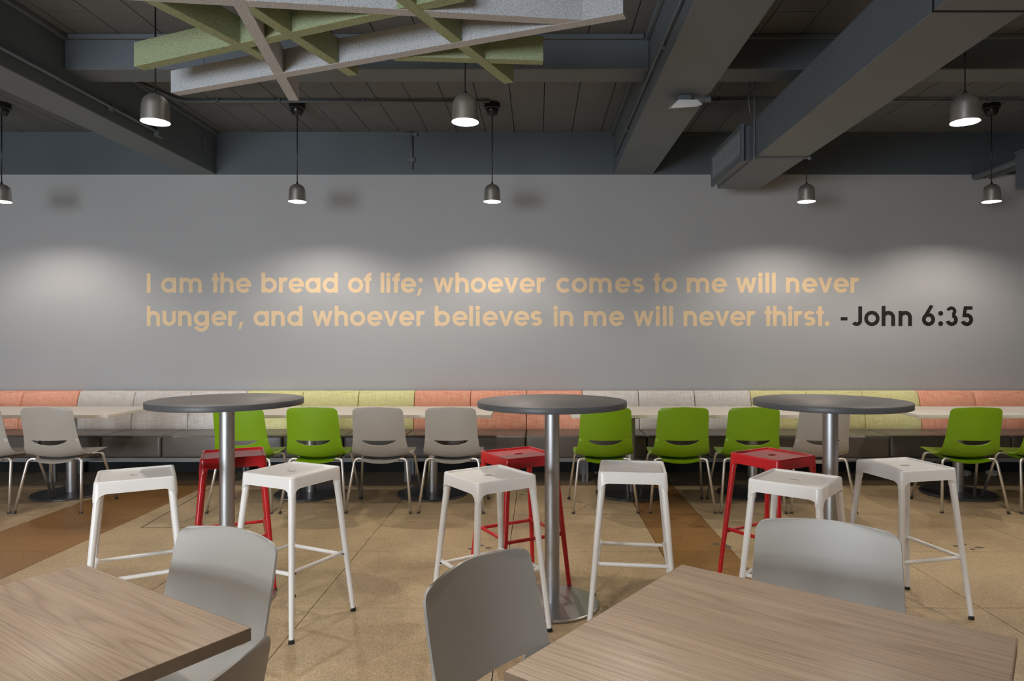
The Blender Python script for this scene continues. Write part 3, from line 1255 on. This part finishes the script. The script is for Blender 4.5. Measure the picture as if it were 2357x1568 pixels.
# ================================================================== PENDANT LAMPS
RIM = 2.625


def make_pendant():
    root = empty('pendant_lamp')
    bm = bmesh.new()
    R = 0.0765
    prof_o = [(R, RIM), (R - 0.001, RIM + 0.02), (R - 0.003, RIM + 0.06), (R - 0.005, RIM + 0.092)]
    for i in range(1, 9):
        a = PI / 2 * i / 9
        prof_o.append(((R - 0.005) * math.cos(a) ** 0.9, RIM + 0.092 + 0.068 * math.sin(a)))
    prof_o.append((0.006, RIM + 0.1605))
    lathe(bm, prof_o, 40)
    auto(obj('shade', bm, M['nickel'], root), 60)
    bm = bmesh.new()
    prof_i = [(r * 0.965 if r > 0.01 else r, z - (0.0 if z == RIM else 0.003)) for r, z in prof_o]
    prof_i[0] = (R - 0.0006, RIM + 0.0003)
    lathe(bm, prof_i, 40)
    auto(obj('shade_lining', bm, M['shade_in'], root), 60)
    bm = bmesh.new()
    lathe(bm, [(0, RIM + 0.060), (0.030, RIM + 0.062), (0.040, RIM + 0.070), (0.036, RIM + 0.090), (0.018, RIM + 0.12), (0.015, RIM + 0.152), (0, RIM + 0.152)], 24)
    auto(obj('bulb', bm, M['bulb'], root), 60)
    bm = bmesh.new()
    lathe(bm, [(0, RIM + 0.158), (0.011, RIM + 0.158), (0.010, RIM + 0.172), (0.006, RIM + 0.178), (0, RIM + 0.180)], 16)
    obj('cord_grip', bm, M['black'], root, smooth=True)
    bm = bmesh.new()
    tube(bm, [(0, 0, RIM + 0.176), (0, 0, CEIL - 0.10)], 0.0048, 8)
    obj('cord', bm, M['black'], root, smooth=True)
    bm = bmesh.new()
    z = CEIL
    lathe(bm, [(0, z - 0.001), (0.070, z - 0.001), (0.072, z - 0.006), (0.072, z - 0.050), (0.068, z - 0.054), (0.056, z - 0.056), (0.055, z - 0.080), (0.050, z - 0.086), (0.046, z - 0.098), (0.036, z - 0.112), (0.012, z - 0.116), (0, z - 0.116)], 32)
    auto(obj('ceiling_canopy', bm, M['black'], root), 40)
    ld = D.lights.new('lamp_light', 'POINT')
    ld.energy = LAMP_W
    ld.color = LAMP_COL
    ld.shadow_soft_size = 0.020
    lo = D.objects.new('lamp_light', ld)
    C.objects.link(lo)
    lo.parent = root
    lo.location = (0, 0, RIM + 0.044)
    return root


pd = make_pendant()
cols = (-4.87, -2.185, -0.415, 2.44, 4.12)
cname = ('far left', 'left', 'middle', 'right', 'far right')
first = True
for y, rname in ((6.20, 'wall'), (3.90, 'front'), (1.60, 'wood')):
    for x, cn in zip(cols, cname):
        o = pd if first else copy_tree(pd)
        first = False
        o.location = (x, y, 0)
        if rname == 'wall':
            lab = {'far left': 'small nickel dome pendant cut off by the left edge, near the wall',
                   'left': 'nickel dome pendant on full black cord at left, near the wall',
                   'middle': 'nickel dome pendant on full black cord at centre, near the wall',
                   'right': 'small nickel dome pendant just right of the duct end',
                   'far right': 'small nickel dome pendant at far right with its ceiling rose in view'}[cn]
        elif rname == 'front':
            lab = {'left': 'larger nickel dome pendant at left in front of the grey beam',
                   'middle': 'larger nickel dome pendant at centre below the green felt beams',
                   'right': 'larger nickel dome pendant at upper right below the duct',
                   'far left': 'front-row nickel dome pendant left of the frame',
                   'far right': 'front-row nickel dome pendant right of the frame'}[cn]
        else:
            lab = 'nickel dome pendant %s column, %s' % (cn, {'wood': 'above the wood tables out of frame', 'behind': 'just behind the camera', 'rear': 'by the added rear window'}[rname])
        tag(o, lab, 'pendant lamp', 'nickel dome pendants')


# ================================================================== FELT BAFFLE CLOUD
ZB, BW, BH = 2.82, 0.060, 0.128
HB = ZB - 1.40


def gp(px, py):
    d = 1571.33 * HB / (775 - py)
    return Vector(((px - 1238) / 1571.33 * d, d, 0))


cloud = tag(empty('acoustic_baffle', (0, 0, ZB)), 'hanging lattice of crossed grey and green felt beams', 'ceiling baffle')


def felt_beam(name, a, b, mat, dz, ext0=0.0, ext1=0.0):
    d = (b - a).normalized()
    a = a - d * ext0
    b = b + d * ext1
    n = Vector((-d.y, d.x, 0)) * BW / 2
    L = (b - a).length
    bm = bmesh.new()
    box(bm, 0, L, -BW / 2, BW / 2, dz, dz + BH)
    bmesh.ops.bevel(bm, geom=bm.edges[:], offset=0.0015, segments=1, affect='EDGES')
    o = obj(name, bm, M[mat], cloud)
    o.location = (a.x, a.y, 0)
    o.rotation_euler = (0, 0, math.atan2(d.y, d.x))
    return a, b


# (measured bottom centre lines)
felt_beam('grey_felt_beam', gp(403, 217), gp(1438, 37), 'felt_grey', 0.0)
felt_beam('grey_felt_beam', gp(546, 0), gp(676, 232), 'felt_grey', 0.0006, ext0=0.75)
g1a, g1b = gp(403, 217), gp(1438, 37)
g3a, g3b = gp(520, 6.5), gp(1262, 49)
r_, q_ = g1b - g1a, g3b - g3a
tt = ((g1a - g3a).cross(r_)).z / (q_.cross(r_)).z
felt_beam('grey_felt_beam', g3a, g3a + q_ * tt, 'felt_grey', 0.0012, ext0=1.2)
felt_beam('green_felt_beam', gp(360, 10), gp(612, 138), 'felt_green', 0.0020, ext0=0.5)
felt_beam('green_felt_beam', gp(320, 159), gp(925, 28), 'felt_green', 0.0026, ext1=0.3)
felt_beam('green_felt_beam', gp(596, 36), gp(813, 175), 'felt_green', 0.0018, ext0=0.3)
felt_beam('green_felt_beam', gp(936, 8), gp(1172, 192), 'felt_green', 0.0009, ext0=0.8)
felt_beam('green_felt_beam', gp(905, 136.5), gp(1250, 146), 'felt_green', 0.0038)
for px, py in ((470, 205), (1380, 46), (520, 20), (760, 150), (1110, 142), (860, 22)):
    p = gp(px, py)
    bm = bmesh.new()
    tube(bm, [(p.x, p.y, BH - 0.01), (p.x, p.y, CEIL - ZB)], 0.0012, 6)
    obj('suspension_wire', bm, M['wire'], cloud)

# ================================================================== AIR DUCT
dz0, dz1 = 2.818, 3.128
dx0, dx1 = 1.722, 2.128
du = tag(empty('air_duct', (0, 0, 0)), 'dark rectangular air duct running from the wall overhead at right', 'air duct')
for ya, yb, n_ in ((2.985, 6.55, 0), (ROOM_REAR + 0.05, 2.968, 1)):
    obj('duct_section', bx(dx0, dx1, ya, yb, dz0, dz1, 0.003, 1), M['duct'], du)
obj('flange', bx(dx0 - 0.002, dx1 + 0.002, 2.9715, 2.9815, dz0 - 0.002, dz1 + 0.002), M['void'], du)
for y in (5.385, 0.6):
    bm = bmesh.new()
    tube(bm, [(dx0 - 0.03, y, dz0 - 0.010), (dx1 + 0.03, y, dz0 - 0.010)], 0.007, 8)
    st = obj('hanger_strut', bm, M['duct'], du)
    for x in (dx0 - 0.014, dx1 + 0.014):
        bm = bmesh.new()
        tube(bm, [(x, y, dz0 - 0.024), (x, y, CEIL - 0.001)], 0.006, 8)
        tube(bm, [(x, y, dz0 - 0.022), (x, y, dz0 - 0.002)], 0.012, 6)
        obj('hanger_rod', bm, M['duct'], du)
# side outlet with a galvanised grille
obj('outlet_collar', bx(1.655, dx0 + 0.001, 5.55, 6.42, dz0 + 0.012, dz1 - 0.012, 0.003, 1), M['duct'], du)
gx = 1.632
bm = bmesh.new()
ya, yb, za, zb = 5.485, 6.44, dz0 - 0.008, dz1 - 0.015
fw = 0.032
for a in ((ya, yb, za, za + fw), (ya, yb, zb - fw, zb), (ya, ya + fw, za + fw, zb - fw), (yb - fw, yb, za + fw, zb - fw)):
    box(bm, gx, gx + 0.024, a[0], a[1], a[2], a[3])
gr_ = obj('grille_frame', bm, M['duct'], du)
nsl = 34
for k in range(nsl):
    y = ya + fw + (yb - ya - 2 * fw) * (k + 0.5) / nsl
    bm = bmesh.new()
    vs = [bm.verts.new(p) for p in ((0, -0.0085, za + fw), (0.012, 0.0055, za + fw), (0.013, 0.0045, za + fw), (0.001, -0.0095, za + fw),
                                    (0, -0.0085, zb - fw), (0.012, 0.0055, zb - fw), (0.013, 0.0045, zb - fw), (0.001, -0.0095, zb - fw))]
    for f in ((0, 3, 2, 1), (4, 5, 6, 7), (0, 1, 5, 4), (1, 2, 6, 5), (2, 3, 7, 6), (3, 0, 4, 7)):
        bm.faces.new([vs[i] for i in f])
    if k == 0:
        s0 = obj('grille_slat', bm, M['grille'], gr_, loc=(gx + 0.005, y, 0))
    else:
        bm.free()
        s1 = D.objects.new('grille_slat', s0.data)
        C.objects.link(s1)
        s1.parent = gr_
        s1.location = (gx + 0.005, y, 0)
bm = bmesh.new()
tube(bm, catmull([(1.70, 5.35, CEIL - 0.002), (1.66, 5.33, 3.40), (1.645, 5.33, 3.28), (1.665, 5.36, 3.16), (1.70, 5.42, 3.135)], 6), 0.0045, 8)
tag(obj('hanging_cable', bm, M['duct'], None, smooth=True), 'thin grey cable looping from ceiling to the duct end', 'cable')
bm = bmesh.new()
tube(bm, [(1.80, 5.40, 3.515), (1.90, 5.32, 3.45), (2.02, 5.30, 3.36)], [0.006, 0.014, 0.016], 8)
tag(obj('duct_brace', bm, M['duct'], None, smooth=True), 'short slanted grey brace above the duct', 'bracket')


# ================================================================== CONDUITS AND DEVICES
def conduit(name, pts, r, label, clamps=(), rad=0.08):
    root = tag(empty(name), label, 'conduit')
    bm = bmesh.new()
    tube(bm, fillet(pts, rad, 6), r, 10)
    obj('pipe', bm, M['beam'], root, smooth=True)
    for c in clamps:
        obj('clamp', bx(c[0] - c[3], c[0] + c[3], c[1] - c[4], c[1] + c[4], c[2] - c[5], c[2] + c[5], 0.003, 1), M['beam'], root)
    return root


conduit('electrical_conduit', [(-3.302, 0.5, 3.178), (-3.302, 5.93, 3.178), (-3.302, 5.93, 3.30)], 0.013,
        'grey conduit clipped along the side of the left beam',
        [(-3.312, 3.98, 3.178, 0.020, 0.014, 0.026), (-3.312, 5.30, 3.178, 0.020, 0.014, 0.026), (-3.305, 5.95, 3.165, 0.024, 0.045, 0.028)], 0.04)
conduit('electrical_conduit', [(-3.302, 5.62, 3.495), (-3.18, 6.08, 3.497), (-0.43, 6.08, 3.497)], 0.014,
        'long grey conduit running across the ceiling tiles from the left beam',
        [(x, 6.08, 3.4985, 0.012, 0.024, 0.020) for x in (-2.85, -2.30, -1.55, -0.75)], 0.10)
conduit('electrical_conduit', [(1.22, 6.05, 3.497), (5.15, 6.05, 3.497)], 0.014,
        'grey conduit on the dark ceiling right of the right beam',
        [(x, 6.05, 3.4985, 0.012, 0.024, 0.020) for x in (1.6, 2.9, 4.0)])
conduit('electrical_conduit', [(0.762, 1.0, 3.19), (0.762, 6.74, 3.19)], 0.010,
        'thin dark conduit along the left side of the right beam',
        [(0.770, y, 3.19, 0.014, 0.012, 0.018) for y in (2.6, 4.2, 5.9)])
cd = conduit('electrical_conduit', [(-1.305, WALL - 0.030, CEIL - 0.002), (-1.305, WALL - 0.030, 3.13)], 0.014,
             'short vertical conduit on the dark band above the wall',
             [(-1.305, WALL - 0.026, 3.49, 0.06, 0.014, 0.014), (-1.305, WALL - 0.026, 3.225, 0.032, 0.014, 0.02)])
pt = tag(empty('switch_plate'), 'small dark cover plate on the left beam side near the wall', 'cover plate')
obj('plate', bx(-3.33, -3.318, 6.78, 6.92, 3.26, 3.40, 0.003, 1), M['beam'], pt)
for zz in (3.275, 3.385):
    bm = bmesh.new()
    tube(bm, [(-3.3185, 6.85, zz), (-3.3155, 6.85, zz)], 0.005, 8)
    obj('screw', bm, M['dark'], pt)

ap = tag(empty('ceiling_sensor', (1.02, 4.77, BAND)), 'white wedge-shaped device under the right beam', 'sensor')
auto(obj('mount_box', bx(-0.045, 0.048, -0.035, 0.035, -0.042, 0.0, 0.005, 2), M['beam'], ap), 40)
bm = bmesh.new()
P = [(-0.105, -0.075, -0.105), (0.070, -0.075, -0.098), (0.115, -0.060, -0.078), (0.112, 0.075, -0.046), (-0.055, 0.080, -0.043), (-0.105, 0.040, -0.075),
     (-0.050, -0.060, -0.044), (0.085, -0.055, -0.043), (0.112, -0.045, -0.058)]
v = [bm.verts.new(p) for p in P]
bmesh.ops.convex_hull(bm, input=v)
bmesh.ops.recalc_face_normals(bm, faces=bm.faces[:])
obj('wedge_housing', bm, M['offwhite'], ap)
bm = bmesh.new()
tube(bm, fillet([(0.04, 0.0, -0.022), (0.182, 0.01, -0.018), (0.186, 0.02, 0.10)], 0.03, 5), 0.009, 10)
obj('cable_arm', bm, M['beam'], ap, smooth=True)
obj('arm_bracket', bx(0.150, 0.192, -0.004, 0.026, -0.036, -0.006, 0.004, 1), M['beam'], ap)

rp = tag(empty('wall_pipe'), 'dark round pipe coming out of the wall at far right', 'pipe')
bm = bmesh.new()
tube(bm, [(4.52, 7.06, 3.055), (4.52, 6.42, 3.055)], 0.036, 20)
auto(obj('pipe', bm, M['duct'], rp), 50)
for k, (x, z) in enumerate(((4.60, 3.035), (4.66, 3.03))):
    obj('tray_rail', bx(x, x + 0.022, 6.44, 7.06, z, z + 0.03, 0.003, 1), M['duct'], rp)
eb = tag(empty('equipment_box'), 'dark metal box at the far right edge under the ceiling', 'box')
obj('box_body', bx(4.49, 4.98, 5.92, 6.42, 2.78, 3.12, 0.006, 2), M['duct'], eb)
obj('box_lid', bx(4.48, 4.99, 5.91, 6.43, 3.12, 3.135, 0.003, 1), M['duct'], eb)
for x in (4.56, 4.91):
    bm = bmesh.new()
    tube(bm, [(x, 6.17, 3.134), (x, 6.17, CEIL)], 0.006, 8)
    obj('hanger_rod', bm, M['duct'], eb)

# ================================================================== LITTER UNDER THE BENCH
bt_ = tag(empty('water_bottle', (0.62, 6.72, 0.031), 0), 'clear plastic water bottle lying under the grey bench', 'bottle')
bm = bmesh.new()
lathe(bm, [(0, 0), (0.026, 0.0), (0.030, 0.006), (0.030, 0.05), (0.0285, 0.055), (0.030, 0.06), (0.030, 0.12), (0.0285, 0.125), (0.030, 0.13), (0.026, 0.155), (0.013, 0.178), (0.0125, 0.190), (0, 0.190)], 20)
bmesh.ops.rotate(bm, verts=bm.verts[:], cent=(0, 0, 0), matrix=Matrix.Rotation(-PI / 2, 3, 'Y'))
auto(obj('bottle_body', bm, M['bottle'], bt_), 40)
bm = bmesh.new()
lathe(bm, [(0, 0.188), (0.0145, 0.188), (0.0145, 0.204), (0.013, 0.206), (0, 0.206)], 16)
bmesh.ops.rotate(bm, verts=bm.verts[:], cent=(0, 0, 0), matrix=Matrix.Rotation(-PI / 2, 3, 'Y'))
auto(obj('cap', bm, M['offwhite'], bt_), 40)
bt_.location = (0.78, 6.88, 0.0305)
for i, (x, y, lab) in enumerate(((4.29, 6.86, 'crumpled wrapper under the right bench, nearer the table pole'), (4.58, 6.88, 'crumpled clear wrapper under the right bench, nearer the edge'))):
    rnd = random.Random(50 + i)
    bm = bmesh.new()
    bmesh.ops.create_icosphere(bm, subdivisions=3, radius=0.045)
    for v in bm.verts:
        k = rnd.uniform(0.55, 1.15)
        v.co = Vector((v.co.x * k * 1.3, v.co.y * k, max(-0.028, v.co.z * k * 0.75)))
    zmin = min(v.co.z for v in bm.verts)
    for v in bm.verts:
        v.co.z -= zmin
    tag(obj('food_wrapper', bm, M['wrap'], None, loc=(x, y, 0)), lab, 'litter')
